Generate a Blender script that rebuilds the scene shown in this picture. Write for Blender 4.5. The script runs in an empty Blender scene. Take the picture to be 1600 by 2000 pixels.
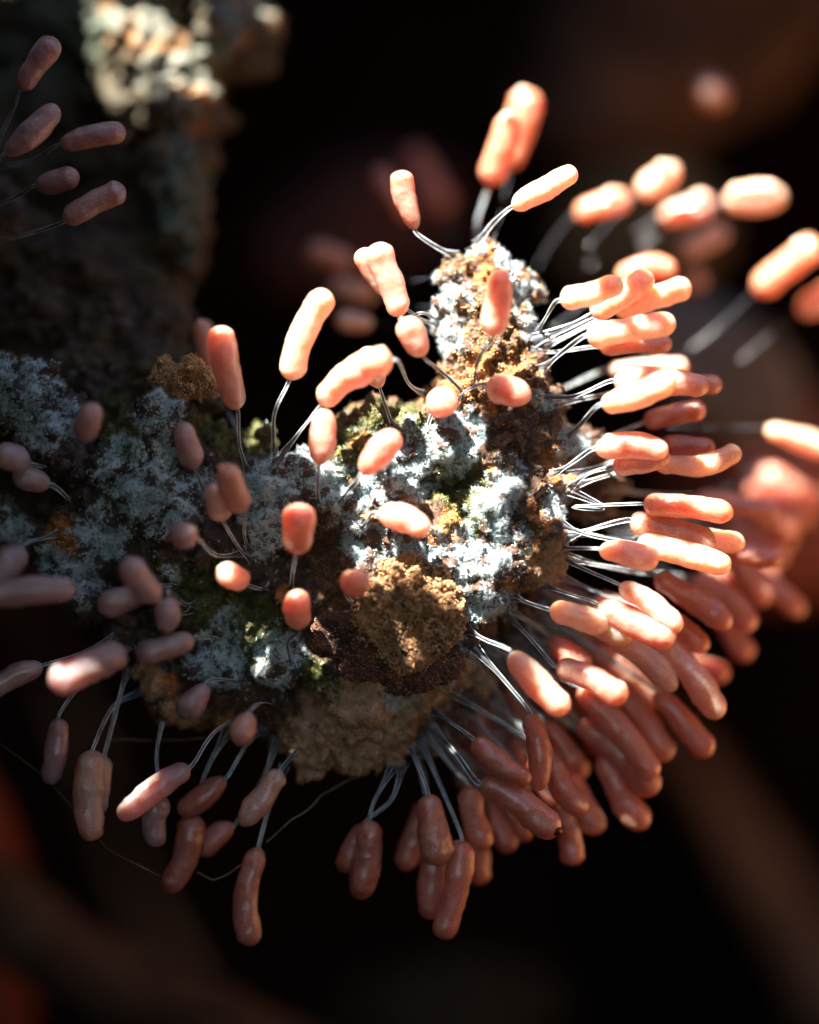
import bpy, math, random
import numpy as np
from mathutils import Vector, noise, Matrix
from mathutils.bvhtree import BVHTree

random.seed(11)
rng = np.random.default_rng(11)
scene = bpy.context.scene
COL = scene.collection

# ------------------------------------------------------------------ camera, world, sun, exposure
# 1 unit = 1/100 of the photograph's 1600 pixel width at the plane of focus
CAM_D = 60.0
cam_data = bpy.data.cameras.new("camera")
cam = bpy.data.objects.new("camera", cam_data)
COL.objects.link(cam)
cam.location = (0, -CAM_D, 0)
cam.rotation_euler = (math.radians(90), 0, 0)
cam_data.sensor_fit = 'VERTICAL'
cam_data.sensor_height = 240.0
cam_data.lens = 240.0 * CAM_D / 20.0
cam_data.clip_start = 1.0
cam_data.clip_end = 500.0
cam_data.dof.use_dof = True
cam_data.dof.focus_distance = CAM_D - 0.55
cam_data.dof.aperture_fstop = 0.14
cam_data.dof.aperture_blades = 0
scene.camera = cam
scene.render.resolution_x = 819
scene.render.resolution_y = 1024

SUN = Vector((-0.33, -0.50, 0.80)).normalized()      # towards the sun
elev = math.asin(SUN.z)
azim = math.atan2(SUN.x, SUN.y)
world = bpy.data.worlds.new("World")
scene.world = world
world.use_nodes = True
wn = world.node_tree
wn.nodes.clear()
sky = wn.nodes.new('ShaderNodeTexSky')
sky.sky_type = 'NISHITA'
sky.sun_disc = False
sky.sun_elevation = elev
sky.sun_rotation = azim
bg = wn.nodes.new('ShaderNodeBackground')
bg.inputs['Strength'].default_value = 0.05
wo = wn.nodes.new('ShaderNodeOutputWorld')
wn.links.new(sky.outputs[0], bg.inputs[0])
wn.links.new(bg.outputs[0], wo.inputs[0])

sd = bpy.data.lights.new("sun", 'SUN')
sd.energy = 5.0
sd.angle = math.radians(0.6)
sd.color = (1.0, 0.94, 0.85)
so = bpy.data.objects.new("sun", sd)
COL.objects.link(so)
so.rotation_euler = SUN.to_track_quat('Z', 'Y').to_euler()

scene.view_settings.view_transform = 'Standard'
scene.view_settings.look = 'None'
scene.view_settings.exposure = 3.15
scene.view_settings.gamma = 1.0

# ------------------------------------------------------------------ helpers
def at(px, py, Y=0.0):
    k = (CAM_D + Y) / CAM_D
    return Vector(((px - 800) / 100 * k, Y, (1000 - py) / 100 * k))

def link(name, me, parent=None):
    o = bpy.data.objects.new(name, me)
    COL.objects.link(o)
    if parent is not None:
        o.parent = parent
    return o

def tag(o, label=None, cat=None, group=None, kind=None):
    if label: o['label'] = label
    if cat: o['category'] = cat
    if group: o['group'] = group
    if kind: o['kind'] = kind
    return o

def np_mesh(name, verts, faces, mat=None, smooth=True):
    """verts (n,3), faces (m,k) arrays"""
    me = bpy.data.meshes.new(name)
    verts = np.asarray(verts, dtype=np.float32); faces = np.asarray(faces, dtype=np.int32)
    k = faces.shape[1]
    me.vertices.add(len(verts)); me.vertices.foreach_set('co', verts.ravel())
    me.loops.add(faces.size); me.loops.foreach_set('vertex_index', faces.ravel())
    me.polygons.add(len(faces))
    me.polygons.foreach_set('loop_start', np.arange(0, faces.size, k, dtype=np.int32))
    if smooth:
        me.polygons.foreach_set('use_smooth', np.ones(len(faces), dtype=bool))
    me.update(calc_edges=True)
    me.validate()
    if mat: me.materials.append(mat)
    return me

def bez(pts, n):
    """Catmull-Rom through pts, n samples"""
    P = [Vector(p) for p in pts]
    if len(P) == 2:
        return [P[0].lerp(P[1], i / (n - 1)) for i in range(n)]
    P = [P[0] * 2 - P[1]] + P + [P[-1] * 2 - P[-2]]
    segs = len(P) - 3
    out = []
    for i in range(n):
        t = i / (n - 1) * segs
        s = min(int(t), segs - 1); u = t - s
        a, b, c, d = P[s:s + 4]
        out.append(0.5 * ((2 * b) + (c - a) * u + (2 * a - 5 * b + 4 * c - d) * u * u + (3 * b - a - 3 * c + d) * u ** 3))
    return out

def tube_arrays(path, radii, seg=10, flat=1.0, caps=True):
    vs = []; fs = []
    up = Vector((0.13, 1, 0.21)).normalized()
    n = len(path)
    prev = None
    for i, p in enumerate(path):
        t = (path[min(i + 1, n - 1)] - path[max(i - 1, 0)])
        t = t.normalized() if t.length > 1e-9 else Vector((0, 0, 1))
        if prev is None:
            a = t.cross(up)
            if a.length < 1e-3: a = t.cross(Vector((1, 0, 0)))
            a.normalize()
        else:
            a = prev - t * prev.dot(t)
            a.normalize()
        prev = a
        b = t.cross(a).normalized()
        r = radii[i]
        for k in range(seg):
            th = 2 * math.pi * k / seg
            vs.append(p + a * (math.cos(th) * r) + b * (math.sin(th) * r * flat))
    for i in range(n - 1):
        for k in range(seg):
            k2 = (k + 1) % seg
            fs.append((i * seg + k, i * seg + k2, (i + 1) * seg + k2, (i + 1) * seg + k))
    return vs, fs

def tube(name, path, radii, mat, seg=8, flat=1.0, parent=None, origin=None):
    vs, fs = tube_arrays(path, radii, seg, flat)
    if origin is not None:
        vs = [v - origin for v in vs]
    return link(name, np_mesh(name, [tuple(v) for v in vs], fs, mat), parent)

# ------------------------------------------------------------------ materials
def new_mat(name):
    m = bpy.data.materials.new(name); m.use_nodes = True
    nt = m.node_tree
    b = nt.nodes['Principled BSDF']
    return m, nt, b

def nd(nt, typ, **kw):
    n = nt.nodes.new(typ)
    for k, v in kw.items():
        if k in n.inputs.keys() if hasattr(n.inputs, 'keys') else False:
            n.inputs[k].default_value = v
        else:
            setattr(n, k, v)
    return n

def noise_tex(nt, scale, detail=3, rough=0.55, coord='Object'):
    tc = nt.nodes.new('ShaderNodeTexCoord')
    t = nt.nodes.new('ShaderNodeTexNoise')
    t.inputs['Scale'].default_value = scale
    t.inputs['Detail'].default_value = detail
    t.inputs['Roughness'].default_value = rough
    nt.links.new(tc.outputs[coord], t.inputs['Vector'])
    return t

def ramp(nt, src, stops):
    r = nt.nodes.new('ShaderNodeValToRGB')
    el = r.color_ramp.elements
    while len(el) > 1: el.remove(el[-1])
    el[0].position = stops[0][0]; el[0].color = (*stops[0][1], 1)
    for p, c in stops[1:]:
        e = el.new(p); e.color = (*c, 1)
    nt.links.new(src, r.inputs[0])
    return r

def bump(nt, b, src, strength, dist):
    bp = nt.nodes.new('ShaderNodeBump')
    bp.inputs['Strength'].default_value = strength
    bp.inputs['Distance'].default_value = dist
    nt.links.new(src, bp.inputs['Height'])
    nt.links.new(bp.outputs[0], b.inputs['Normal'])
    return bp

def head_mat(name, dark, lite, sss=0.9, rough=0.30):
    m, nt, b = new_mat(name)
    oi = nt.nodes.new('ShaderNodeObjectInfo')
    n1 = noise_tex(nt, 3.0, 4)
    add = nt.nodes.new('ShaderNodeMath'); add.operation = 'ADD'
    mul = nt.nodes.new('ShaderNodeMath'); mul.operation = 'MULTIPLY'; mul.inputs[1].default_value = 0.5
    nt.links.new(oi.outputs['Random'], mul.inputs[0])
    nt.links.new(mul.outputs[0], add.inputs[0]); nt.links.new(n1.outputs[0], add.inputs[1])
    r = ramp(nt, add.outputs[0], [(0.35, dark), (1.0, lite)])
    g = noise_tex(nt, 42, 3)
    gm = ramp(nt, g.outputs[0], [(0.3, (0.60, 0.54, 0.52)), (0.7, (1.25, 1.25, 1.25))])
    mx = nt.nodes.new('ShaderNodeMixRGB'); mx.blend_type = 'MULTIPLY'; mx.inputs[0].default_value = 1
    nt.links.new(r.outputs[0], mx.inputs[1]); nt.links.new(gm.outputs[0], mx.inputs[2])
    nt.links.new(mx.outputs[0], b.inputs['Base Color'])
    b.inputs['Subsurface Weight'].default_value = 1.0
    b.inputs['Subsurface Radius'].default_value = (1.0, 0.48, 0.22)
    b.inputs['Subsurface Scale'].default_value = sss
    b.inputs['Roughness'].default_value = rough
    b.inputs['Specular IOR Level'].default_value = 0.6
    b.inputs['Coat Weight'].default_value = 1.0
    b.inputs['Coat Roughness'].default_value = 0.10
    b.inputs['Coat IOR'].default_value = 1.6
    g2 = noise_tex(nt, 11, 5)
    ad = nt.nodes.new('ShaderNodeMath'); ad.operation = 'ADD'
    gg = nt.nodes.new('ShaderNodeMath'); gg.operation = 'MULTIPLY'; gg.inputs[1].default_value = 0.5
    nt.links.new(g.outputs[0], gg.inputs[0])
    nt.links.new(gg.outputs[0], ad.inputs[0]); nt.links.new(g2.outputs[0], ad.inputs[1])
    bump(nt, b, ad.outputs[0], 0.55, 0.06)
    cb = nt.nodes.new('ShaderNodeBump'); cb.inputs['Strength'].default_value = 0.5; cb.inputs['Distance'].default_value = 0.02
    nt.links.new(ad.outputs[0], cb.inputs['Height']); nt.links.new(cb.outputs[0], b.inputs['Coat Normal'])
    tr = nt.nodes.new('ShaderNodeBsdfTranslucent')
    nt.links.new(r.outputs[0], tr.inputs['Color'])
    ms = nt.nodes.new('ShaderNodeMixShader'); ms.inputs[0].default_value = 0.30
    nt.links.new(b.outputs[0], ms.inputs[1]); nt.links.new(tr.outputs[0], ms.inputs[2])
    nt.links.new(ms.outputs[0], nt.nodes['Material Output'].inputs['Surface'])
    return m

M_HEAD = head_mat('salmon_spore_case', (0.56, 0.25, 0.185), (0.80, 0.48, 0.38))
M_HEAD_SHADE = head_mat('shaded_red_spore_case', (0.47, 0.145, 0.095), (0.63, 0.28, 0.205))  # darker, redder copy: the look of shaded heads put into the colour
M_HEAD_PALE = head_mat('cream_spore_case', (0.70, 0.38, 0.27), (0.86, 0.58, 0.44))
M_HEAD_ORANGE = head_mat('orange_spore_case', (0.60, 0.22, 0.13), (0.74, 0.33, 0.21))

def simple_mat(name, c1, c2, scale=6, rough=0.6, spec=0.4, bstr=0.6, bdist=0.05, sss=0.0, detail=6, coord='Object'):
    m, nt, b = new_mat(name)
    n = noise_tex(nt, scale, detail, 0.6, coord)
    r = ramp(nt, n.outputs[0], [(0.3, c1), (0.72, c2)])
    nt.links.new(r.outputs[0], b.inputs['Base Color'])
    b.inputs['Roughness'].default_value = rough
    b.inputs['Specular IOR Level'].default_value = spec
    if sss:
        b.inputs['Subsurface Weight'].default_value = 1
        b.inputs['Subsurface Radius'].default_value = (1, .6, .4)
        b.inputs['Subsurface Scale'].default_value = sss
    if bstr:
        n2 = noise_tex(nt, scale * 4, 4)
        bump(nt, b, n2.outputs[0], bstr, bdist)
    return m

M_STALK = simple_mat('dark_glassy_stalk', (0.035, 0.04, 0.05), (0.12, 0.13, 0.15), 8, 0.22, 0.9, 0.3, 0.01)
M_STRAND = simple_mat('silver_strand', (0.26, 0.31, 0.34), (0.62, 0.70, 0.74), 8, 0.25, 0.9, 0, 0, sss=0.02)
M_SILK = simple_mat('tan_silk', (0.30, 0.20, 0.10), (0.55, 0.42, 0.25), 8, 0.4, 0.5, 0, 0)
M_DEW_GLINT, _nt, _b = new_mat('dew_glint_gloss')
_b.inputs['Base Color'].default_value = (0.9, 0.55, 0.45, 1); _b.inputs['Roughness'].default_value = 0.04; _b.inputs['IOR'].default_value = 1.9; _b.inputs['Specular IOR Level'].default_value = 0.8; _b.inputs['Subsurface Weight'].default_value = 1; _b.inputs['Subsurface Scale'].default_value = .3
M_SPOT = simple_mat('dark_red_pit', (0.05, 0.006, 0.004), (0.10, 0.015, 0.01), 8, 0.3, 0.6, 0, 0)
M_FUZZ = simple_mat('frost_white_fuzz', (0.40, 0.56, 0.62), (0.76, 0.86, 0.88), 3, 0.45, 0.5, 0, 0)
M_DOWN = simple_mat('brown_down', (0.10, 0.055, 0.03), (0.42, 0.27, 0.15), 2.2, 0.45, 0.5, 0, 0)
M_GRIT = simple_mat('amber_grit', (0.12, 0.05, 0.015), (0.75, 0.38, 0.10), 5, 0.2, 0.8, 0, 0)
M_MOSS = simple_mat('moss_tips', (0.03, 0.045, 0.01), (0.20, 0.20, 0.04), 3, 0.35, 0.6, 0, 0)
M_GOLD = simple_mat('golden_crumb_grains', (0.07, 0.03, 0.010), (0.78, 0.44, 0.20), 7, 0.35, 0.6, 0, 0)

def attr_mat(name, rough=0.5, bscale=24, bdist=0.05):
    m, nt, b = new_mat(name)
    a = nt.nodes.new('ShaderNodeAttribute'); a.attribute_name = 'tint'
    n = noise_tex(nt, 7, 8, 0.7)
    r = ramp(nt, n.outputs[0], [(0.30, (0.35, 0.33, 0.32)), (0.5, (0.9, 0.9, 0.9)), (0.72, (1.7, 1.6, 1.5))])
    mx = nt.nodes.new('ShaderNodeMixRGB'); mx.blend_type = 'MULTIPLY'; mx.inputs[0].default_value = 1
    nt.links.new(a.outputs['Color'], mx.inputs[1]); nt.links.new(r.outputs[0], mx.inputs[2])
    nt.links.new(mx.outputs[0], b.inputs['Base Color'])
    b.inputs['Roughness'].default_value = rough
    b.inputs['Specular IOR Level'].default_value = 0.45
    n2 = noise_tex(nt, bscale, 5, 0.65)
    bump(nt, b, n2.outputs[0], 0.9, bdist)
    return m
M_WOOD = attr_mat('rotting_wood_crust')

# ------------------------------------------------------------------ blob bodies
def blobs_mesh(blobs, voxel, name):
    """blobs: (centre Vector, rx, ry, rz) united and voxel remeshed"""
    import bmesh
    bm = bmesh.new()
    for c, rx, ry, rz in blobs:
        mat = Matrix.Translation(c) @ Matrix.Diagonal((rx, ry, rz, 1))
        bmesh.ops.create_icosphere(bm, subdivisions=3, radius=1, matrix=mat)
    me = bpy.data.meshes.new(name + '_raw'); bm.to_mesh(me); bm.free()
    o = bpy.data.objects.new(name + '_raw', me); COL.objects.link(o)
    md = o.modifiers.new('r', 'REMESH'); md.mode = 'VOXEL'; md.voxel_size = voxel
    sm = o.modifiers.new('s', 'SMOOTH'); sm.iterations = 4; sm.factor = 0.5
    dg = bpy.context.evaluated_depsgraph_get()
    out = bpy.data.meshes.new_from_object(o.evaluated_get(dg))
    bpy.data.objects.remove(o); bpy.data.meshes.remove(me)
    out.name = name
    return out

def get_np(me):
    n = len(me.vertices)
    co = np.empty(n * 3, dtype=np.float32); me.vertices.foreach_get('co', co)
    no = np.empty(n * 3, dtype=np.float32); me.vertices.foreach_get('normal', no)
    return co.reshape(-1, 3), no.reshape(-1, 3)

def displace(me, fn):
    co, no = get_np(me)
    d = np.array([fn(Vector(c)) for c in co.tolist()], dtype=np.float32)
    co = co + no * d[:, None]
    me.vertices.foreach_set('co', co.ravel())
    me.update()
    me.polygons.foreach_set('use_smooth', np.ones(len(me.polygons), dtype=bool))

def sample_surface(me, n, weight=None, front=False):
    """area-weighted points; returns pos, normal, vertex index"""
    me.calc_loop_triangles()
    t = np.empty(len(me.loop_triangles) * 3, dtype=np.int32)
    me.loop_triangles.foreach_get('vertices', t); t = t.reshape(-1, 3)
    co, no = get_np(me)
    a, b, c = co[t[:, 0]], co[t[:, 1]], co[t[:, 2]]
    area = np.linalg.norm(np.cross(b - a, c - a), axis=1) / 2
    w = area.copy()
    if weight is not None:
        w *= weight[t].mean(axis=1)
    if front:
        w *= (no[t].mean(axis=1)[:, 1] < 0.35)
    w /= w.sum()
    idx = rng.choice(len(t), n, p=w)
    u = rng.random((n, 2)); s = np.sqrt(u[:, :1])
    B = [1 - s, s * (1 - u[:, 1:]), s * u[:, 1:]]
    tt = t[idx]
    p = B[0] * co[tt[:, 0]] + B[1] * co[tt[:, 1]] + B[2] * co[tt[:, 2]]
    nn = B[0] * no[tt[:, 0]] + B[1] * no[tt[:, 1]] + B[2] * no[tt[:, 2]]
    nn /= np.linalg.norm(nn, axis=1)[:, None] + 1e-9
    return p, nn, tt[:, 0]

def hairs(name, p, n, length, width, spread, mat, parent, per=5, kind='stuff'):
    """tufts of thin three-sided spikes standing on a surface"""
    p = np.repeat(p, per, axis=0); n = np.repeat(n, per, axis=0)
    N = len(p)
    d = n + rng.normal(0, spread, (N, 3)); d /= np.linalg.norm(d, axis=1)[:, None]
    L = rng.uniform(length[0], length[1], (N, 1))
    p = p + rng.normal(0, width * 2.0, (N, 3))
    a = np.cross(d, rng.normal(0, 1, (N, 3))); a /= np.linalg.norm(a, axis=1)[:, None] + 1e-9
    b = np.cross(d, a)
    w = width * rng.uniform(0.7, 1.3, (N, 1))
    base = p - d * 0.02
    v = np.stack([base + a * w, base - a * w * .5 + b * w * .87, base - a * w * .5 - b * w * .87,
                  p + d * L], axis=1).reshape(-1, 3)
    i = np.arange(N)[:, None] * 4
    f = np.concatenate([i + [0, 1, 3], i + [1, 2, 3], i + [2, 0, 3]], axis=0)
    o = link(name, np_mesh(name, v, f, mat, smooth=False), parent)
    o['kind'] = kind
    return o

def grains(name, p, n, size, mat, parent, kind='stuff', lift=0.3):
    """little irregular octahedral crumbs"""
    N = len(p)
    s = rng.uniform(size[0], size[1], (N, 1))
    c = p + n * s * lift
    R = rng.normal(0, 1, (N, 3)); R /= np.linalg.norm(R, axis=1)[:, None]
    a = np.cross(R, rng.normal(0, 1, (N, 3))); a /= np.linalg.norm(a, axis=1)[:, None] + 1e-9
    b = np.cross(R, a)
    e = lambda: s * rng.uniform(0.6, 1.3, (N, 1))
    v = np.stack([c + a * e(), c - a * e(), c + b * e(), c - b * e(), c + R * e(), c - R * e()], axis=1).reshape(-1, 3)
    i = np.arange(N)[:, None] * 6
    f = np.concatenate([i + k for k in ([0, 2, 4], [2, 1, 4], [1, 3, 4], [3, 0, 4], [2, 0, 5], [1, 2, 5], [3, 1, 5], [0, 3, 5])], axis=0)
    o = link(name, np_mesh(name, v, f, mat, smooth=False), parent)
    o['kind'] = kind
    return o

# ------------------------------------------------------------------ the surroundings: a dark enclosure added to keep skylight out
M_SOIL = simple_mat('enclosure_soil', (0.0015, 0.001, 0.001), (0.012, 0.006, 0.004), 0.12, 0.95, 0.05, 0.4, 0.3)
def sheet(name, fn, nu, nv, mat):
    vs = [fn(i / (nu - 1), j / (nv - 1)) for j in range(nv) for i in range(nu)]
    fs = [(j * nu + i, j * nu + i + 1, (j + 1) * nu + i + 1, (j + 1) * nu + i) for j in range(nv - 1) for i in range(nu - 1)]
    return link(name, np_mesh(name, [tuple(v) for v in vs], fs, mat))

def wall_fn(u, v):      # added dark wall, curled round left and right to shut out skylight
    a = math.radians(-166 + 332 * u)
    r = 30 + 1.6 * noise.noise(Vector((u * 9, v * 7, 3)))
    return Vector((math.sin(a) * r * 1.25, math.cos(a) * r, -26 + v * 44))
tag(sheet('added_dark_wall', wall_fn, 130, 40, M_SOIL), kind='structure')
# unseen baffle added on the camera's side to cut skylight, with a wide opening
def baffle(name):
    vs = []; fs = []; n = 64
    for k in range(n):
        a = 2 * math.pi * k / n
        cx_, cz_ = math.cos(a), math.sin(a)
        q = 1 / max(abs(cx_) / 8.0, abs(cz_) / 6.8)
        q *= 1 + .10 * noise.noise(Vector((cx_ * 3, cz_ * 3, 6)))
        Q = 1 / max(abs(cx_) / 42.0, abs(cz_) / 26.0)
        vs += [(cx_ * q, -32, cz_ * q), (cx_ * Q, -31, cz_ * Q), (cx_ * Q, -32.5, cz_ * Q), (cx_ * q, -32.8, cz_ * q)]
    for k in range(n):
        a = k * 4; b = (k + 1) % n * 4
        for i in range(4): fs.append((a + i, a + (i + 1) % 4, b + (i + 1) % 4, b + i))
    return link(name, np_mesh(name, vs, fs, M_SOIL, smooth=False))
tag(baffle('skylight_baffle'), kind='structure')
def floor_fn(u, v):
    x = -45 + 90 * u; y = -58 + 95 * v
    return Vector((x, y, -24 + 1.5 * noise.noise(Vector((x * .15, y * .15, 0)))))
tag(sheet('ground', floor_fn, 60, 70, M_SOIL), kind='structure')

# unseen screen added overhead, its gaps shaped to place sun and shade
H = 18.0
sx, sy = SUN.x / SUN.z, SUN.y / SUN.z
# (u, v) name a sun ray by where it would cross the level of the picture centre
def in_poly(u, v, P):
    c = False
    for i in range(len(P)):
        (x1, y1), (x2, y2) = P[i], P[i - 1]
        if (y1 > v) != (y2 > v) and u < (x2 - x1) * (v - y1) / (y2 - y1) + x1: c = not c
    return c
def shade_slab(u0, u1, v0, v1, step, inside, dz=0.0):
    nx = int((u1 - u0) / step); ny = int((v1 - v0) / step)
    keep = {(i, j) for i in range(nx) for j in range(ny) if inside(u0 + (i + .5) * step, v0 + (j + .5) * step)}
    vid = {}; vs = []; fs = []
    def vert(i, j, k):
        if (i, j, k) not in vid:
            u = u0 + i * step; v = v0 + j * step
            q = Vector((u * 1.7 / step * .3, v * 1.7 / step * .3, 1))
            vid[(i, j, k)] = len(vs)
            vs.append((u + sx * H + .45 * step * noise.noise(q), v + sy * H + .45 * step * noise.noise(q + Vector((9, 9, 9))), H + dz + .35 * k + 0.25 * noise.noise(Vector((u * .5, v * .5, 2)))))
        return vid[(i, j, k)]
    for i, j in keep:
        c = [(i, j), (i + 1, j), (i + 1, j + 1), (i, j + 1)]
        fs.append(tuple(vert(*q, 0) for q in reversed(c))); fs.append(tuple(vert(*q, 1) for q in c))
        for (di, dj), (p, q) in (((0, -1), (0, 1)), ((1, 0), (1, 2)), ((0, 1), (2, 3)), ((-1, 0), (3, 0))):
            if (i + di, j + dj) not in keep:
                fs.append((vert(*c[p], 0), vert(*c[q], 0), vert(*c[q], 1), vert(*c[p], 1)))
    return tag(link('added_shade_screen', np_mesh('added_shade_screen', vs, fs, M_SOIL, smooth=False)), kind='structure')
def wob(u, v, a=.35): return a * noise.noise(Vector((u * .9, v * .9, 4))) + a * .5 * noise.noise(Vector((u * 2.6, v * 2.6, 4)))
# dapple: rays (picture x, y, depth) that get through the added screen, and rays that do not
LIT = [(1030,230,3.5),(980,290,2),(800,390,-.15),(1065,370,-.35),(755,540,-.8),(725,520,-.6),(810,655,-1.3),(970,590,-1.4),(970,540,-1.6),(610,650,-1),(630,590,-1.1),(575,720,-.9),(430,660,-1.1),(445,700,-1),
 (670,745,-.8),(710,715,-1.2),(735,700,-1.5),(628,850,-1.2),(745,885,-1.4),(865,790,-1),(995,765,-1.05),(790,1020,-1.3),(585,1010,-1.6),(582,1060,-1.5),(705,1135,-1.6),(582,1190,-1.2),(440,920,-1.8),(435,1115,-1.5),
 (1050,1330,-1.2),(1090,1370,-1.3),(1010,1290,-1.1),(1180,1350,-1.15),(1210,1360,-1.3),(1100,1200,-.9),(1160,1215,-1),(1215,1240,-.7),(1200,1190,-.85),(1280,1230,-.9),(1250,1170,-.95),(1310,1210,-1),(1180,1080,-.9),(1270,1095,-1),
 (1260,1070,-.5),(1400,1100,-.6),(1330,1085,-.55),(1250,1030,-.3),(1300,1040,-.25),(1440,1060,0),(1280,990,-.5),(1400,1000,-.6),(1340,995,-.55),(1110,585,-.95),(1200,560,-1.05),(1190,590,-.2),(1260,545,-.25),(1330,565,.15),(1250,590,.15),
 (1170,650,-.9),(1300,630,-.95),(1240,645,-.95),(1290,675,0),(1230,750,-.6),(1300,750,-.6),(1370,755,-.65),(1200,790,-1.2),(1300,750,-1.3),(1180,880,-.8),(1290,880,-.9),(1220,905,-.4),(1300,905,-.05),(1430,890,-.1),
 (1270,530,2.6),(1180,400,4),(1230,390,4),(1260,370,3.6),(1310,330,3.6),(1370,400,4.5),(1500,385,4),(1440,390,4),(1560,500,3.8),(1500,550,4),(1500,840,2.6),(1590,870,2.8),(1385,180,7.5),(1600,590,4.5),(1530,384,4),
 (880,560,-.1),(900,650,-.2),(1020,580,0),(950,640,-.3),(950,490,-.1),(930,720,-.4),(820,890,-.6),(760,900,-.5),(870,860,-.6),(960,960,-.7),(970,1040,-.7),(1000,1080,-.6),(900,1100,-.7),(950,1170,-.4),(740,970,-.4),(840,970,-.6),
 (700,860,-.3),(780,820,-.2),(780,1110,-.95),(740,1150,-1.0),(790,1140,-1.05),(830,1140,-1.0),(860,1150,-.9),(880,1180,-.8),(795,1290,-1),(900,1290,-.2),(650,950,-.4),(1090,980,0),(700,1000,-.4),(720,1130,-.9),(1150,800,0),(1100,680,0),(1130,1050,0),(1180,1030,0),(1060,1160,-.2),
 (270,30,4),(340,130,4),(400,130,4),(350,210,4),(350,270,4),(480,30,4.4),(430,90,4.4)]
SPEC = [(97,1330,-2.2),(112,1345,-2.1),(245,1585,-.9),(268,1565,-.85),(290,1540,-.8)]
SHADE = [(75,130,-.4),(60,255,-.6),(180,270,-.25),(110,350,-.4),(185,400,-.4),(410,680,1.2),(400,720,1.2),(455,765,-.9),(375,870,-1.3),(180,820,-1.9),(415,980,-1.2),(470,980,-1.5),(360,1045,-1.8),(60,935,-1),(0,890,-1.1),(60,1155,-2.1),
 (0,1110,-1.6),(275,1130,-2),(240,1170,-1.4),(325,1200,-1.5),(320,1265,-1.4),(200,1290,-1.6),(150,1310,-1.9),(30,1330,-.8),(105,1470,-.2),(180,1550,-.2),(183,1490,-.2),(180,1600,-.2),(180,1635,-.2),(340,1740,.1),(375,1620,.1),(60,1500,-.2),(100,1520,-.2),(115,1430,-.2),(205,1540,0),(340,1510,-.7),(310,1620,-.2),(400,1550,0),(350,1680,.1),(420,1640,.3),
 (510,1550,-.1),(490,1700,0),(490,1800,0),(375,1370,-1),(475,1420,-1.5),(710,1680,0),(690,1660,.1),(810,1640,1),(850,1620,-.1),(840,1720,.3),(880,1740,0),(880,1800,0),(930,1650,1.4),(930,1600,.3),(980,1620,1.1),(1010,1600,1.3),(1000,1580,-.55),
 (1060,1600,-.6),(980,1490,-.75),(950,1460,-.7),(1045,1470,-.5),(1100,1450,.8),(1115,1540,.1),(1145,1580,.9),(1110,1640,.7),(1220,1560,.9),(1250,1600,.9),(1200,1520,.9),(1210,1490,.7),(1260,1530,.7),(1220,1430,.35),(1260,1500,.35),(1260,1420,.9),(1110,1310,-.6),
 (1400,985,2.3),(1480,1000,2.3),(1480,1085,1),(1350,1180,.4),(1400,1210,.4),(1320,1150,.4),(1420,1190,1.7),(1350,1240,.7),(1260,1290,.1),(1300,1330,.1),(1340,1310,.3),(1390,1370,.3),(1340,1420,.8),(1110,1280,.6),(1320,810,.5),(1360,875,.3),
 (1520,1150,3.3),(1430,1240,2.8),(1500,1030,4.5),(1450,1120,2.7),(50,780,-.5),(100,850,-.6),(250,950,-.6),(300,850,-.5),(150,1100,-.3),(400,1150,-.3),(430,1290,-.3),(540,1000,-.6),(480,1050,-.3),(560,1290,-.6),(200,650,.3),(50,550,.6),(350,700,.5),
 (640,1080,0),(700,1400,-.5),(640,1440,-.3),(760,1450,-.2),(740,1350,-.5),(650,1230,-.7),(700,1290,-.7),(550,1180,-.1),(380,740,-.3),(740,350,6),(830,350,9.5),(640,500,6),(690,570,5.5),(690,625,3.2),(1375,470,6),(1360,542,6),(1550,980,11.5),
 (1510,915,12),(350,400,3.8),(350,480,3.6),(385,40,4.4),(360,75,4.4),(120,300,5.5),(100,100,6),(200,450,5),(0,300,5.6),(200,60,5.5),(820,1230,-1.0),(760,1230,-.95),(700,1250,-.8),(850,1230,-1.0),(1020,900,-.4),(1080,840,-.1),(640,1110,0)]
def uv(q):
    p = at(*q); return (p.x - sx * p.z, p.y - sy * p.z)
PU = np.array([uv(q) for q in SPEC])
LU = np.array([uv(q) for q in LIT]); SU = np.array([uv(q) for q in SHADE])
def covered(u, v):
    du = wob(u, v, .12); dv = wob(v, u, .12)
    dl = np.hypot(LU[:, 0] - u - du, LU[:, 1] - v - dv).min(); ds = np.hypot(SU[:, 0] - u - du, SU[:, 1] - v - dv).min()
    if np.hypot(PU[:, 0] - u, PU[:, 1] - v).min() < .24: return False
    return ds < dl or dl > 1.6
shade_slab(-13, 11, -9, 12, .13, covered)
shade_slab(-48, -11.6, -12, 42, 1.3, lambda u, v: True, 1.0)  # coarse screens added round it to hold off more sun and sky
shade_slab(-13, 50, 11, 42, 1.3, lambda u, v: True, 2.0)
shade_slab(10.6, 50, 11, 13, 1.3, lambda u, v: True, 1.0)
shade_slab(-48, 11, -45, -8.1, 1.3, lambda u, v: True, 2.0)
shade_slab(9.4, 50, -45, -14, 1.3, lambda u, v: True, 3.0)

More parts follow.
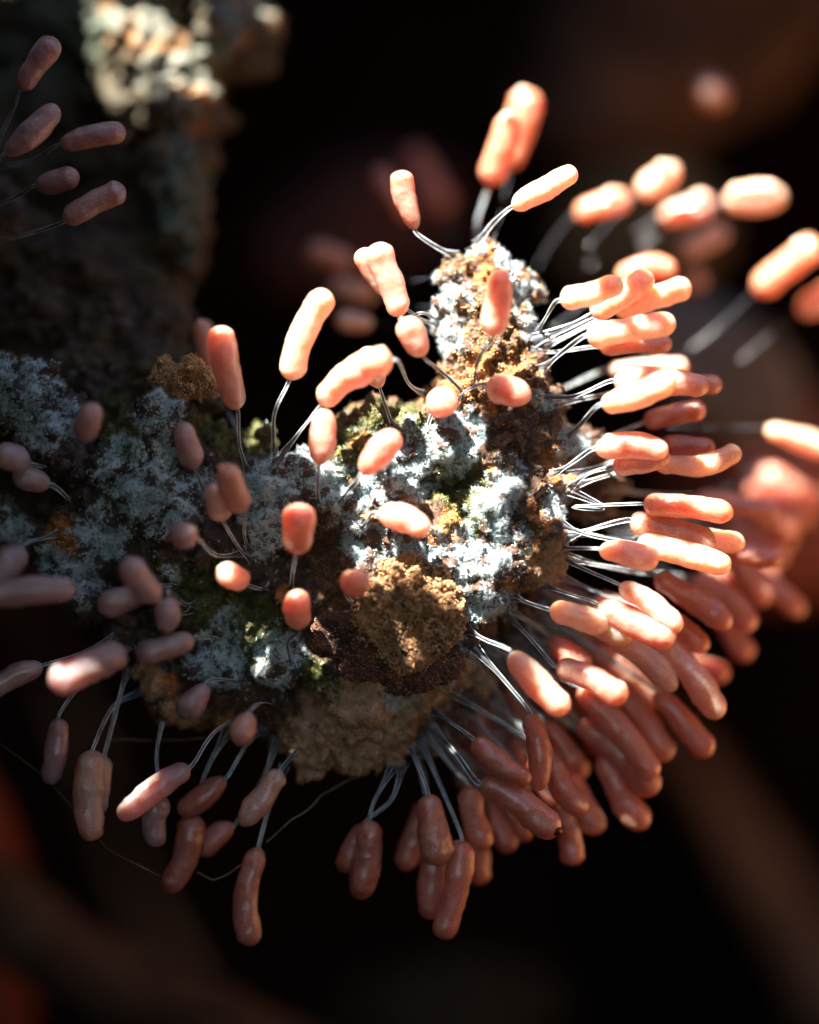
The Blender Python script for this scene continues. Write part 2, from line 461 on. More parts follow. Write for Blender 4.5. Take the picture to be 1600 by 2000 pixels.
# ------------------------------------------------------------------ the rotting lump
def B(px, py, r, Y=0.3, ry=None, asp=1.0):
    return (at(px, py, Y), r / 100.0, (ry if ry else min(r / 100.0, 1.0)), r / 100.0 * asp)
LUMP = [
 # upright prong
 B(955,525,52,.35,.4,1.1), B(915,545,45,.3,.35,1.2), B(1000,560,42,.5,.35,1.3), B(940,600,72,.3,.55), B(985,640,62,.3,.5), B(885,620,34,.4,.3,1.5), B(950,690,85,.3,.65), B(1000,720,58,.3,.5),
 B(900,740,50,.2,.5), B(985,770,88,.3,.8), B(900,800,70,.3,.8), B(1040,800,55,.4,.6), B(1060,860,65,.4,.6), B(1100,890,38,.5,.4,1.2),
 # shoulder and face
 B(980,860,95,.3,1.0), B(870,865,75,.2,1.0), B(800,880,70,.2,.9), B(740,860,70,.4,.7), B(690,850,50,.5,.5), B(700,920,75,.4,.8), B(1010,950,85,.3,1.0),
 B(1060,960,52,.3,.7), B(960,1000,62,.1,.95), B(900,990,90,.9,.8), B(780,960,60,.2,.95), B(720,990,65,.2,.9), B(800,1040,70,.2,.95), B(1050,1050,58,-.1,.75), B(1000,1090,70,.2,.9),
 B(900,1080,80,.2,.95), B(860,1030,42,-.2,.6), B(950,1140,68,.3,.8), B(1060,1110,40,.3,.5), B(840,1130,80,.3,.9), B(900,1190,62,.3,.8), B(880,1270,55,.3,.7), B(860,1330,42,.4,.5),
 B(760,1110,80,.4,.9), B(700,1060,70,.5,.8), B(650,1120,110,.8,.8), B(640,1010,70,.6,.8),
 # round downy knobs
 B(555,985,78,-.1,.75), B(600,950,60,.1,.7), B(558,1290,46,-.3,.45), B(420,1290,62,.3,.6), B(480,1250,70,.4,.6), B(500,1110,90,.5,.8), B(420,1080,90,.5,.8), B(560,1180,110,.7,.9), B(480,1340,80,.6,.7),
 # under side, tan lobes
 B(760,1300,110,.5,.9), B(660,1290,110,.6,.9), B(700,1390,85,.3,.8), B(640,1430,62,.2,.6), B(740,1440,55,.3,.6), B(780,1390,40,.3,.5), B(620,1490,42,.2,.45,.8), B(690,1480,48,.2,.5,.8), B(760,1475,36,.3,.4,.8), B(590,1460,34,.3,.4),
 B(560,1400,60,.8,.6), B(400,1360,60,.6,.5), B(330,1310,52,.5,.5), B(290,1260,52,.4,.5,1.1), B(340,1370,36,.5,.35),
 # left arm
 B(300,980,72,0,.8), B(350,1000,50,0,.7), B(230,905,55,0,.7), B(290,890,60,.1,.7), B(310,830,46,0,.6), B(350,860,55,.2,.7), B(400,900,70,.5,.8), B(380,980,70,.4,.8), B(470,960,60,.5,.7), B(440,860,50,.6,.35,.55),B(500,860,40,.7,.3,.5),
 B(100,840,66,-.1,.7), B(50,765,62,0,.7), B(130,890,45,0,.6), B(0,740,50,.1,.6), B(200,980,70,.3,.7), B(170,1050,58,.2,.6), B(230,1080,60,.2,.6), B(130,1120,46,.2,.5), B(180,1170,46,.2,.45), B(230,1200,40,.2,.45), B(60,1055,38,.3,.4), B(0,1030,50,.4,.45), B(130,1000,32,.4,.4),
 B(320,1080,80,.5,.8), B(300,1180,60,.6,.6), B(390,1200,80,.6,.7), B(430,790,20,.8,.3),
 # background bark face climbing up the left
 B(60,640,150,2.8,1.0), B(200,680,130,2.7,1.0), B(320,760,90,1.6,.9), B(20,520,120,3.1,1.0), B(170,560,120,3.2,1.0), B(290,640,90,3.0,.9), B(-80,600,150,2.9,1.1), B(-60,830,110,1.4,.9), B(-60,420,100,1.6,.9), B(180,800,120,1.6,.9), B(300,560,70,3.4,.8),
 # body behind
 B(900,950,190,1.9,1.5), B(700,1150,230,2.0,1.5), B(450,1080,200,2.0,1.4), B(200,950,180,2.0,1.4), B(960,700,70,1.0,.6), B(720,1330,130,1.6,1.1), B(-50,900,180,2.2,1.5),B(1140,960,60,1.4,.5),B(1180,940,50,1.8,.4,.7),
 # brown webby foot of the right hand stalks
 B(1150,890,34,.9,.4,1.6),B(1010,1200,55,1.2,.5), B(930,1330,50,1.2,.5), B(860,1400,46,1.0,.4), B(830,1450,30,.8,.3),
 # small roots of tissue
 B(130,1000,20,.2,.3,2.0),B(520,860,16,.2,.2,1.6),B(640,985,22,-.4,.3,1.6),
]
lump_me = blobs_mesh(LUMP, 0.055, 'wood')
def lump_d(p):
    a = noise.noise(p * 1.3 + Vector((3, 7, 1)))
    b = noise.noise(p * 3.1)
    c = noise.noise(p * 6.5 + Vector((0, 5, 0)))
    e = noise.noise(p * 14.0)
    g = noise.noise(p * 30.0)
    return 0.24 * a + 0.46 * (abs(b) - 0.22) + 0.20 * (abs(c) - 0.22) + 0.055 * e + 0.022 * g
displace(lump_me, lump_d)
co, no = get_np(lump_me)
K = (CAM_D + co[:, 1]) / CAM_D
PX = 800 + co[:, 0] / K * 100; PY = 1000 - co[:, 2] / K * 100
NZ = np.array([noise.noise(Vector(c) * 2.4) + 0.6 * noise.noise(Vector(c) * 7.0) for c in co.tolist()], dtype=np.float32)
def patch(cs, soft=0.35, amp=0.45):
    m = np.zeros(len(co), dtype=np.float32)
    for x, y, r in cs:
        if x < 480: r = r * .86
        d = np.sqrt((PX - x) ** 2 + (PY - y) ** 2) / r
        m = np.maximum(m, np.clip((1.15 - d - NZ * amp) / soft, 0, 1))
    return m * (co[:, 1] < 1.6)
WHITE = patch([(905,600,26),(880,560,36),(872,610,38),(876,670,34),(1015,560,34),(1035,600,34),(1000,500,30),(1035,650,22),(925,480,25),
  (890,850,62),(820,890,62),(770,890,52),(800,930,52),(730,960,52),(700,1000,45),(860,880,50),(975,960,44),(960,1010,48),(1000,1050,44),(940,1050,42),(985,1080,42),(950,1130,42),(900,1130,42),(960,1170,42),(820,1060,42),
  (740,1050,42),(700,1050,42),(790,1080,40),(840,1100,42),(900,1070,30),(1085,960,22),(1080,1000,24),(1000,920,30),(915,1190,30),(880,1260,30),(860,1310,40),(900,1290,30),
  (530,940,52),(510,990,50),(520,1050,40),(560,930,40),(530,1010,50),(640,940,40),(680,960,40),(545,1270,45),(540,1310,35),(560,1290,30),
  (430,1290,60),(400,1270,45),(250,890,52),(230,920,52),(290,920,62),(300,980,66),(340,1000,50),(270,960,52),(300,820,44),(320,800,45),(330,850,42),(380,950,45),
  (40,760,66),(90,780,50),(85,830,55),(130,820,40),(60,830,45),(0,740,50),(180,1040,50),(140,1120,50),(110,1100,40),(170,1150,42),(20,1040,40),(220,1060,42),(0,1000,30),(200,1000,30),(330,1120,22),(450,1220,40),(780,1370,30),(600,880,30),(1110,870,32),(1120,890,28),(1060,780,24)])
GREEN = patch([(900,940,52),(920,1000,42),(880,910,30),(690,870,50),(720,840,42),(790,820,40),(650,860,35),(740,810,30),(440,850,50),(500,850,45),(400,830,42),(220,800,42),(240,850,42),(380,1180,62),(320,1120,40),(480,1200,52),(500,1260,40),(430,1130,42),(550,1220,40),(640,1350,32),(610,1310,26),(350,1200,45)], amp=0.6)
ORANGE = patch([(945,495,24),(940,530,22),(790,1000,28),(810,990,22),(700,1010,22),(880,1020,24),(1055,1010,26),(1040,1060,22),(960,920,18),(930,710,22),(900,760,28),(950,790,22),(860,1040,20),(1110,930,30),(1080,890,24),(870,1170,18),(120,1030,30),(130,1060,28),(700,860,18),(840,780,22),(1000,720,16),(990,1150,16),(560,1160,22),(330,1340,26),(440,1420,22)], amp=0.8)
TAN = patch([(700,1400,85),(640,1440,80),(740,1450,70),(620,1500,60),(700,1490,60),(790,1400,40),(840,1360,40),(720,1340,60),(930,1310,40),(1070,1100,40),(360,1390,40),(290,1330,40)], amp=0.4)
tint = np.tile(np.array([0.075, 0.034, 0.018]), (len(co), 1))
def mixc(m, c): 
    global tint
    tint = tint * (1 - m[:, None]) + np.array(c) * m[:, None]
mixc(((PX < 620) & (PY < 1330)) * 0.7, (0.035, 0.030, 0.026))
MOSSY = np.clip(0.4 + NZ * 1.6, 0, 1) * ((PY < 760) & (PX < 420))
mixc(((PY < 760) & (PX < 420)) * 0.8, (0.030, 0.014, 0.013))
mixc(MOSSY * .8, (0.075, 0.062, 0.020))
mixc(TAN, (0.42, 0.25, 0.14))
mixc(GREEN * 0.9, (0.060, 0.060, 0.014))
FZ = np.array([noise.noise(Vector(c) * 3.2) + 0.45 * noise.noise(Vector(c) * 9.0) for c in co.tolist()])
WH = WHITE * np.clip(0.40 + FZ * 1.9 + 0.24 * (PX < 620), 0.0, 1)
mixc(WH * 0.6, (0.20, 0.24, 0.25))
mixc(ORANGE * 0.95, (0.42, 0.12, 0.02))
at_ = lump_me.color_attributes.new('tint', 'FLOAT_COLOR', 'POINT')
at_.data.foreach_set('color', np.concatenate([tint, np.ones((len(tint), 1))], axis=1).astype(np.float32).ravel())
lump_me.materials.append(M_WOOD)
lump = link('rotting_wood', None)
tag(lump, 'knobbly rotting wood lump crusted with white frosty fuzz, amber grains and moss', 'rotting wood')
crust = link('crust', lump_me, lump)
p, n, _ = sample_surface(lump_me, 46000, WH + 0.004, True)
hairs('white_fuzz', p, n, (0.03, 0.13), 0.0045, 0.65, M_FUZZ, lump, 6)
other = np.clip(1 - WHITE, 0, 1)
p, n, _ = sample_surface(lump_me, 26000, other * (0.25 + 0.75 * (PX > 600)) * (1 - GREEN), True)
hairs('brown_down', p, n, (0.02, 0.08), 0.006, 0.6, M_DOWN, lump, 5)
p, n, _ = sample_surface(lump_me, 16000, np.clip(TAN, 0, 1) + .001, True)
hairs('tan_down', p, n, (0.02, 0.07), 0.006, 0.5, simple_mat('tan_down', (0.34, 0.19, 0.09), (0.70, 0.46, 0.27), 3, 0.5, 0.4, 0, 0), lump, 5)
p, n, _ = sample_surface(lump_me, 9000, np.clip(ORANGE + ((PY < 800) & (PX > 850) & (PX < 1060)) * 0.6, 0, 1) + 0.02, True)
grains('amber_grain', p, n, (0.010, 0.035), M_GRIT, lump)
p, n, _ = sample_surface(lump_me, 9000, np.clip(GREEN, 0, 1) + 0.005, True)
hairs('moss', p, n, (0.03, 0.10), 0.010, 0.8, M_MOSS, lump, 4)
p, n, _ = sample_surface(lump_me, 5000, np.clip(WHITE, 0, 1) + 0.05, True)
grains('frost_grain', p, n, (0.006, 0.02), M_FUZZ, lump, lift=1.5)
bvh = BVHTree.FromPolygons([tuple(c) for c in co.tolist()], [tuple(q.vertices) for q in lump_me.polygons])

# ------------------------------------------------------------------ bark crumb sitting on the lump
def crumb(name, label, cat, blobs, cols, disp, vox=0.03, nh=6000, size=(0.012, 0.035)):
    root = link(name, None); tag(root, label, cat)
    me = blobs_mesh(blobs, vox, 'body'); displace(me, disp)
    c, _n = get_np(me)
    nz = np.array([noise.noise(Vector(v) * 3.0) for v in c.tolist()])
    t = np.clip(0.5 + nz * 1.2, 0, 1)[:, None]
    tc = np.array(cols[0]) * (1 - t) + np.array(cols[1]) * t
    a = me.color_attributes.new('tint', 'FLOAT_COLOR', 'POINT')
    a.data.foreach_set('color', np.concatenate([tc, np.ones((len(tc), 1))], axis=1).astype(np.float32).ravel())
    me.materials.append(M_WOOD)
    link('body', me, root)
    p, n, _ = sample_surface(me, nh, None, True)
    grains('grains', p, n, size, M_GOLD, root, lift=0.8)
    return root
def crumb_d(p):
    return 0.16 * (abs(noise.noise(p * 3.5)) - .2) + 0.20 * noise.noise(p * 6.0) + 0.22 * (noise.voronoi(p * 2.6 + Vector((0, p.z * 2, 0)))[0][0] - .38) + 0.10 * noise.noise(p * 13) + 0.06 * noise.noise(p * 27)
crumb('bark_crumb', 'golden brown porous crumb with bright grainy upper edge resting on the flat flake', 'bark crumb',
  [B(790,1150,58,-.75,.3), B(850,1165,40,-.8,.28), B(745,1190,50,-.8,.3), B(800,1215,60,-.65,.3), B(850,1220,46,-.75,.28), B(820,1262,36,-.75,.22), B(797,1290,17,-.95,.14,1.6), B(735,1225,34,-.7,.25), B(875,1180,26,-.8,.22), B(770,1262,30,-.7,.2)],
  [(0.040, 0.017, 0.006), (0.36, 0.17, 0.060)], crumb_d, nh=7000)
def flake_d(p):
    return 0.05 * noise.noise(Vector((p.x * 2 + p.z * 2, p.y * 9, p.z * 9 + p.x * 5))) + 0.03 * noise.noise(p * 14) + 0.02 * noise.noise(p * 30)
crumb('bark_flake', 'flat dark brown bark flake lying under the golden crumb', 'bark flake',
  [B(665,1225,55,-.55,.2,.6), B(740,1260,80,-.55,.2,.8), B(810,1300,72,-.5,.2,.7), B(860,1290,48,-.4,.18), B(650,1262,45,-.55,.18,.5), B(790,1338,60,-.4,.16,.35), B(715,1305,60,-.5,.16,.45)],
  [(0.025, 0.010, 0.008), (0.14, 0.05, 0.028)], flake_d, nh=1200, size=(0.008, 0.02))
crumb('bark_crumb', 'small ochre crumb on the upper left rim behind the tall pair', 'bark crumb',
  [B(335,735,28,-.1,.25,.8), B(370,740,34,-.1,.25,.85), B(400,745,28,0,.25,.8), B(350,755,22,-.1,.2,.7)],
  [(0.08, 0.06, 0.02), (0.40, 0.30, 0.14)], crumb_d, vox=0.025, nh=3000)

# ------------------------------------------------------------------ blurred bark pillar at upper left
PIL = [B(300,-60,130,4.4,1.4), B(420,-40,120,4.7,1.4), B(270,60,75,4.2,1.1), B(460,60,90,4.4,1.1), B(340,130,90,4.2,1.2), B(350,220,85,4.0,1.1), B(350,300,72,3.8,1.0), B(345,380,62,3.6,.9), B(350,450,60,3.4,.9), B(370,510,40,3.4,.8),
       B(250,200,80,4.8,1.0), B(220,330,90,5.0,1.0), B(240,450,100,4.6,1.1), B(120,380,110,5.4,1.2), B(100,200,120,5.8,1.2), B(60,60,130,6.2,1.3), B(180,60,110,5.8,1.3), B(-60,300,160,5.6,1.5), B(280,560,90,4.0,1.0), B(150,520,120,4.6,1.1)]
pm = blobs_mesh(PIL, 0.09, 'pillar')
displace(pm, lambda p: 0.45 * noise.noise(p * .9) + 0.32 * (abs(noise.noise(p * 2.0)) - .2) + 0.30 * noise.noise(p * 4.6) + 0.13 * noise.noise(p * 5) + 0.06 * noise.noise(p * 12))
c2, n2 = get_np(pm)
k2 = (CAM_D + c2[:, 1]) / CAM_D
X2 = 800 + c2[:, 0] / k2 * 100; Y2 = 1000 - c2[:, 2] / k2 * 100
nz2 = np.array([noise.noise(Vector(c) * 1.6) for c in c2.tolist()])
t2 = np.tile(np.array([0.06, 0.045, 0.020]), (len(c2), 1))
def patch2(cs, col, amp=.5):
    global t2
    m = np.zeros(len(c2))
    for x, y, r in cs:
        m = np.maximum(m, np.clip((1.1 - np.hypot(X2 - x, Y2 - y) / r - nz2 * amp) / .3, 0, 1))
    t2 = t2 * (1 - m[:, None]) + np.array(col) * m[:, None]
patch2([(250,40,60),(300,90,50),(360,160,60),(480,20,60),(440,70,40),(350,250,50),(330,100,40)], (0.22, 0.095, 0.022), 1.2)
patch2([(260,10,45),(300,60,35),(310,140,48),(370,140,50),(410,95,40),(350,210,38),(345,240,30),(450,20,40),(500,10,35),(355,290,30)], (0.15, 0.155, 0.12), 1.3)
patch2([(360,350,50),(340,420,60),(120,60,90),(60,120,90)], (0.08, 0.10, 0.07))
a2 = pm.color_attributes.new('tint', 'FLOAT_COLOR', 'POINT')
a2.data.foreach_set('color', np.concatenate([t2, np.ones((len(t2), 1))], axis=1).astype(np.float32).ravel())
pm.materials.append(M_WOOD)
tag(link('bark_column', pm), 'blurred upright bark mass with ochre and whitish patches at upper left', 'bark')

# ------------------------------------------------------------------ far blurred shapes
def far_tube(name, label, cat, pts, rad, c1, c2, flat=1.0):
    path = bez([at(*q) for q in pts], 40)
    rr = [rad[0] + (rad[1] - rad[0]) * i / 39 + 0.12 * noise.noise(Vector((i * .3, rad[0], 0))) for i in range(40)]
    m = simple_mat(name + '_bark', c1, c2, 0.8, 0.8, 0.2, 0.5, 0.1)
    vs, fs = tube_arrays(path, rr, 16, flat)
    o = link(name, np_mesh(name, [tuple(v) for v in vs], fs, m))
    return tag(o, label, cat)
far_tube('twig', 'blurred brown twig slanting down to the lower right corner', 'twig', [(1200,1320,24), (1360,1500,24), (1470,1680,24), (1570,1840,24), (1660,2000,24)], (0.4, 1.3), (0.05, 0.025, 0.014), (0.18, 0.095, 0.055))
far_tube('twig', 'broad blurred tan twig arching across the lower left corner', 'twig', [(-200,1640,10), (20,1790,9), (200,1920,9), (420,2010,9), (640,2120,9)], (1.0, 1.0), (0.04, 0.019, 0.010), (0.13, 0.07, 0.04))
far_tube('twig', 'blurred dark red twig at the left edge near the bottom', 'twig', [(-160,1480,13), (-60,1700,12), (-40,1900,12), (-60,2150,12)], (1.3, 1.3), (0.16, 0.03, 0.012), (0.34, 0.07, 0.03))

def far_leaf(label, px, py, Y, w, h, rot, c1, c2):
    c = at(px, py, Y); vs = []; fs = []; n = 22
    for k in (0, 1):
        for j in range(n):
            for i in range(n):
                a = (i / (n - 1) * 2 - 1); t = (j / (n - 1) * 2 - 1)
                x = a * w * math.sqrt(max(0, 1 - t * t * .92)) * (1 + .12 * noise.noise(Vector((t * 3, px, 1)))); z = t * h
                y = .28 * w * a * a + .3 * h * t * t + .5 * noise.noise(Vector((x * .5, z * .5, px))) + .12 * k
                xr = x * math.cos(rot) - z * math.sin(rot); zr = x * math.sin(rot) + z * math.cos(rot)
                vs.append((c.x + xr, c.y + y, c.z + zr))
    N = n * n
    for j in range(n - 1):
        for i in range(n - 1):
            q = j * n + i
            fs.append((q, q + 1, q + n + 1, q + n)); fs.append((N + q, N + q + n, N + q + n + 1, N + q + 1))
    rim = [i for i in range(n)] + [j * n + n - 1 for j in range(1, n)] + [(n - 1) * n + i for i in range(n - 2, -1, -1)] + [j * n for j in range(n - 2, 0, -1)]
    for k in range(len(rim)):
        q, r_ = rim[k], rim[(k + 1) % len(rim)]
        fs.append((q, N + q, N + r_, r_))
    m_ = simple_mat('dead_leaf_skin', c1, c2, .5, .8, .2, .5, .1)
    return tag(link('dead_leaf', np_mesh('dead_leaf', vs, fs, m_)), label, 'dead leaf')
far_leaf('faint brown blurred dead leaf behind the round one in the upper right corner', 1330, 60, 17, 4.6, 2.6, .5, (.012,.007,.005), (.15,.08,.05))
far_leaf('dim olive brown blurred dead leaf behind the blurred row at upper right', 1260, 440, 15, 2.2, 1.8, .2, (.04,.03,.015), (.13,.10,.05))
far_leaf('dim grey blurred dead leaf behind the right ends of the middle fan', 1420, 720, 13, 2.3, 1.4, -.7, (.06,.05,.045), (.20,.17,.16))
far_leaf('dark maroon blurred dead leaf behind the right edge at mid height', 1520, 960, 17, 3.2, 2.6, -.5, (.06,.015,.01), (.20,.06,.045))
far_leaf('very faint olive blurred dead leaf at the bottom centre', 860, 2000, 19, 3.2, 1.6, .1, (.01,.008,.004), (.03,.025,.012))
far_leaf('very dim purple blurred dead leaf left of the prong in the dark', 700, 420, 19, 3.0, 1.6, .4, (.03,.012,.012), (.09,.04,.04))

# sunlit slope of tan litter to the lower right, outside the picture, that throws warm light up onto the shaded side
def slope_fn(u, v):
    y = -9 + 23 * v; x = 9.8 + .22 * max(0, y) + 15 * u
    return Vector((x, y, -11.5 + 9 * u ** 1.3 + .7 * noise.noise(Vector((x * .4, y * .4, 8))) + .25 * noise.noise(Vector((x * 1.4, y * 1.4, 8)))))
M_TAN = simple_mat('tan_litter', (0.22, 0.09, 0.035), (0.50, 0.24, 0.10), 1.2, .8, .2, .5, .1)
tag(sheet('slope', slope_fn, 50, 50, M_TAN), kind='structure')

# ------------------------------------------------------------------ the slime mould
GROUP = 'salmon pink slime mould fruiting bodies'
def surf_root(px, py, Y0):
    o = Vector((0, -CAM_D, 0)); d = (at(px, py, 0) - o).normalized()
    hit = bvh.ray_cast(o, d)
    if hit[0] is not None and hit[0].y < 1.6:
        return hit[0] + d * 0.04
    q = at(px, py, Y0)
    near = bvh.find_nearest(q)
    if near[0] is not None and near[3] < 1.2:
        return near[0].lerp(q, 0.15 if near[3] < .4 else 0.0)
    return q

M_HEAD_SHADE_MAUVE = head_mat('shaded_mauve_spore_case', (0.40, 0.24, 0.235), (0.56, 0.39, 0.385))  # greyer copy for the unlit left heads, shade put into the colour
MATS = {'m': M_HEAD_SHADE_MAUVE, 's': M_HEAD, 'r': M_HEAD_SHADE, 'p': M_HEAD_PALE, 'o': M_HEAD_ORANGE}
def head_mesh(path_pts, w, seed, mat, origin, shape=1.0):
    r = w / 200.0 * 1.03
    P = bez(path_pts, 13)
    L = sum((P[i + 1] - P[i]).length for i in range(12))
    # resample with rounded ends
    n = 44; seg = 28
    cs = []; rad = []
    full = L
    rs = random.Random(seed)
    rs_f = rs.uniform(4, 9); f1 = rs.uniform(-.09, .09); f2 = rs.uniform(0.74, 0.97); tp = rs.uniform(.55, .9); tq = rs.uniform(-.10, .22); wob = rs.uniform(0.03, 0.085); ph = rs.uniform(0, 6)
    for i in range(n):
        u = i / (n - 1)
        s = 0.5 - 0.5 * math.cos(math.pi * u)        # denser near the ends
        d = s * full
        e = min(d, full - d)
        rr = r * (math.sqrt(max(0.0, 1 - (1 - min(e / (r * 1.0), 1)) ** 2)))
        k = 1 + f1 * (s - .5) * 2 + wob * math.sin(s * rs_f + ph)
        if s < 0.45: k *= f2 + (1 - f2) * (s / .45)
        if s > tp: k *= 1 - tq * (s - tp) / (1 - tp)
        q = s * 12; a = min(int(q), 11)
        cs.append(P[a].lerp(P[a + 1], q - a)); rad.append(max(rr * k, 0.004))
    vs, fs = tube_arrays(cs, rad, seg)
    off = Vector((seed * 3.1, seed * 1.7, 0))
    wr = 1.15 if mat == 'r' or origin.z < -2.5 else 0.9
    out = []
    for i, v in enumerate(vs):
        c = cs[i // seg]; dv = v - c
        m = 1 + 0.14 * noise.noise(v * 2.6 + off) + wr * (0.08 * noise.noise(v * 6 + off) + 0.045 * noise.noise(v * 13 + off))
        if i // seg in (0, n - 1): m = 1
        out.append(tuple(c + dv * m - origin))
    nv = len(out)
    me = bpy.data.meshes.new('spore_case')
    fs = list(fs) + [tuple(reversed(range(seg))), tuple(range(nv - seg, nv))]
    me.from_pydata(out, [], fs); me.update()
    me.polygons.foreach_set('use_smooth', np.ones(len(me.polygons), dtype=bool))
    me.materials.append(MATS[mat])
    return me

NH = 0
def mould(base, tip, w, yb, yt, root, label, mid=None, via=None, mat='s', strands=2, spot=None, sw=1.0, fixroot=None, dew=()):
    """one fruiting body: base/tip = pixel ends of the spore case, yb/yt their depths, root = pixel of the foot"""
    global NH
    NH += 1
    seed = NH
    if mat == 's' and base[0] > 800 and base[1] > 1320: mat = 'r'  # lower right heads take the red copy coloured for shade
    if mat == 's' and base[0] < 440 and NH != 47 and not (420 < base[0] < 490): mat = 'm'  # left heads take the greyed copy coloured for shade
    rs = random.Random(seed * 7 + 1)
    r = w / 200.0
    b = at(*base, yb); t = at(*tip, yt)
    if fixroot is not None: rt = at(root[0], root[1], fixroot)
    else: rt = surf_root(root[0], root[1], yb)
    pts = [b, t]
    if mid is not None:
        pts = [b, at(mid[0], mid[1], (yb + yt) / 2), t]
    else:
        m = (b + t) / 2 + Vector((rs.uniform(-.04, .04), 0, rs.uniform(-.04, .04)))
        pts = [b, m, t]
    e = link('slime_mould', None); e.location = rt
    tag(e, label, 'slime mould', GROUP)
    link('spore_case', head_mesh(pts, w, seed, mat, rt), e)
    ax = (pts[1] - b).normalized()
    start = b + ax * (r * 0.35)
    neck = b - ax * 0.10
    if yb > 2.5: strands = 0; sw = .35
    if (rt - b).length > 0.25:
        mids = []
        if via:
            for q in ([via] if not isinstance(via[0], (tuple, list)) else via):
                f = 0.5
                mids.append(at(q[0], q[1], yb * (1 - f) + rt.y * f))
        else:
            c = neck.lerp(rt, 0.5) - ax * 0.12
            c.z -= 0.03 * (rt - b).length
            mids.append(c)
        path = bez([start, neck] + mids + [rt], 26)
        n = 26
        rad = []
        for i in range(n):
            s = i / (n - 1)
            q = 0.027 * sw * (1 + 0.25 * math.sin(s * 9 + seed))
            if s < 0.16: q *= 1 + 1.1 * (1 - s / 0.16)
            if s > 0.86: q *= 1 + 1.6 * ((s - 0.86) / 0.14) ** 2
            rad.append(q)
        tube('stalk', path, rad, M_STALK, 7, 0.55, e, rt)
        for k in range(strands):
            sg = 1 if k % 2 == 0 else -1
            pp = []
            for i, q in enumerate(path):
                s = i / (n - 1)
                tng = (path[min(i + 1, n - 1)] - path[max(i - 1, 0)]).normalized()
                side = tng.cross(Vector((0, 1, 0)))
                if side.length < .2: side = Vector((1, 0, 0))
                side.normalize()
                o_ = 0.026 * sw * (1 + 0.3 * math.sin(s * 6 + k * 2 + seed)) + 0.08 * max(0, (s - 0.72) / 0.28) ** 2
                fr = 0.012 * math.sin(s * 11 + seed + k)
                pp.append(q + side * sg * o_ + Vector((0, -0.012 - (0.02 if k < 2 else 0) - abs(fr), 0)))
            rr = [0.0095 * sw * (1 + 0.45 * math.sin(i * .55 + k * 2 + seed)) * (1 - 0.5 * (i / 25) ** 3) for i in range(n)]
            tube('strand', pp, rr, M_STRAND, 5, 1.0, e, rt)
    for dx, dy, dY, dr in dew:  # glossy beads added to carry the bright highlights on the heads
        import bmesh
        bm = bmesh.new()
        c = at(dx, dy, dY) - rt
        bmesh.ops.create_icosphere(bm, subdivisions=3, radius=dr, matrix=Matrix.Translation(c) @ Matrix.Diagonal((1, 1, .8, 1)))
        me = bpy.data.meshes.new('dew_glint'); bm.to_mesh(me); bm.free()
        for pl in me.polygons: pl.use_smooth = True
        me.materials.append(M_DEW_GLINT)
        link('dew_glint', me, e)
    if spot:
        c = at(spot[0], spot[1], spot[2])
        import bmesh
        bm = bmesh.new()
        bmesh.ops.create_icosphere(bm, subdivisions=2, radius=1, matrix=Matrix.Translation(c - rt) @ Matrix.Diagonal((spot[3], spot[3] * .6, spot[3] * .7, 1)))
        for v in bm.verts: v.co += (v.co - (c - rt)) * 0.35 * noise.noise(v.co * 9)
        me = bpy.data.meshes.new('dark_pit'); bm.to_mesh(me); bm.free()
        for pl in me.polygons: pl.use_smooth = True
        me.materials.append(M_SPOT)
        link('dark_pit', me, e)
    return e

m = mould
# --- upper left group, rooted out of frame
m((42,176),(110,75),46,-.3,-.5,(-30,330),'topmost of the five dusky pink ones at the upper left edge', via=(22,225), fixroot=.6, mat='s')
m((10,302),(112,206),50,-.6,-.6,(-40,400),'dusky pink one touching the left edge, second from top of its five', fixroot=.6)
m((117,284),(246,258),44,-.2,-.3,(-40,330),'curved dusky pink one with pale shiny tip in the upper left group', mid=(185,264), via=(60,315), fixroot=.9)
m((70,364),(154,341),42,-.3,-.5,(-40,410),'shortest of the five dusky pink ones at the upper left edge', via=(25,388), fixroot=.5)
m((125,432),(245,368),46,-.4,-.5,(-40,480),'lowest of the five dusky pink ones at the upper left edge', via=(50,458), fixroot=.5)
# --- top of prong
m((996,330),(1038,175),62,3.6,3.4,(960,480),'blurred orange one standing behind the tall topmost one', dew=((1022,180,3.2,.13),), mat='o')
m((955,362),(1000,218),58,2.2,1.8,(935,470),'tall orange pink one standing highest above the prong tip', dew=((992,225,1.62,.10),), via=(933,430), mat='o')
m((812,448),(783,332),44,-.1,-.2,(892,502),'upright peach one leaning left beside the top of the prong', mid=(790,385), via=(858,485), sw=1.3, strands=2)
m((1000,406),(1127,332),44,-.3,-.4,(930,478),'peach one slanting up to the right from the prong tip', via=(960,440), sw=1.4)
m((800,430),(735,325),46,6,6,(900,560),'dark blurred one just left of the upright peach one', mat='r')
m((870,410),(800,290),60,9.5,9.5,(930,560),'very faint dark blurred one high behind the prong', mat='r')
m((782,618),(732,475),52,-.7,-.9,(862,628),'right and longer of the two joined peach ones left of the prong', mid=(762,548), via=(825,612))
m((762,575),(703,486),42,-.5,-.7,(860,635),'left shorter one joined to the long peach one by the prong', mid=(728,530))
m((828,695),(790,620),50,-1.2,-1.4,(905,765),'short bright one directly below the joined pair', dew=((785,622,-1.55,.035),), via=(862,725))
m((962,656),(980,525),52,-1.3,-1.6,(925,745),'upright peach one standing in front of the prong face', via=(935,700))
m((565,742),(640,566),54,-.9,-1.2,(520,880),'tall pale cream one leaning right, alone against the black', mid=(590,655), via=(535,815), mat='p', strands=3)
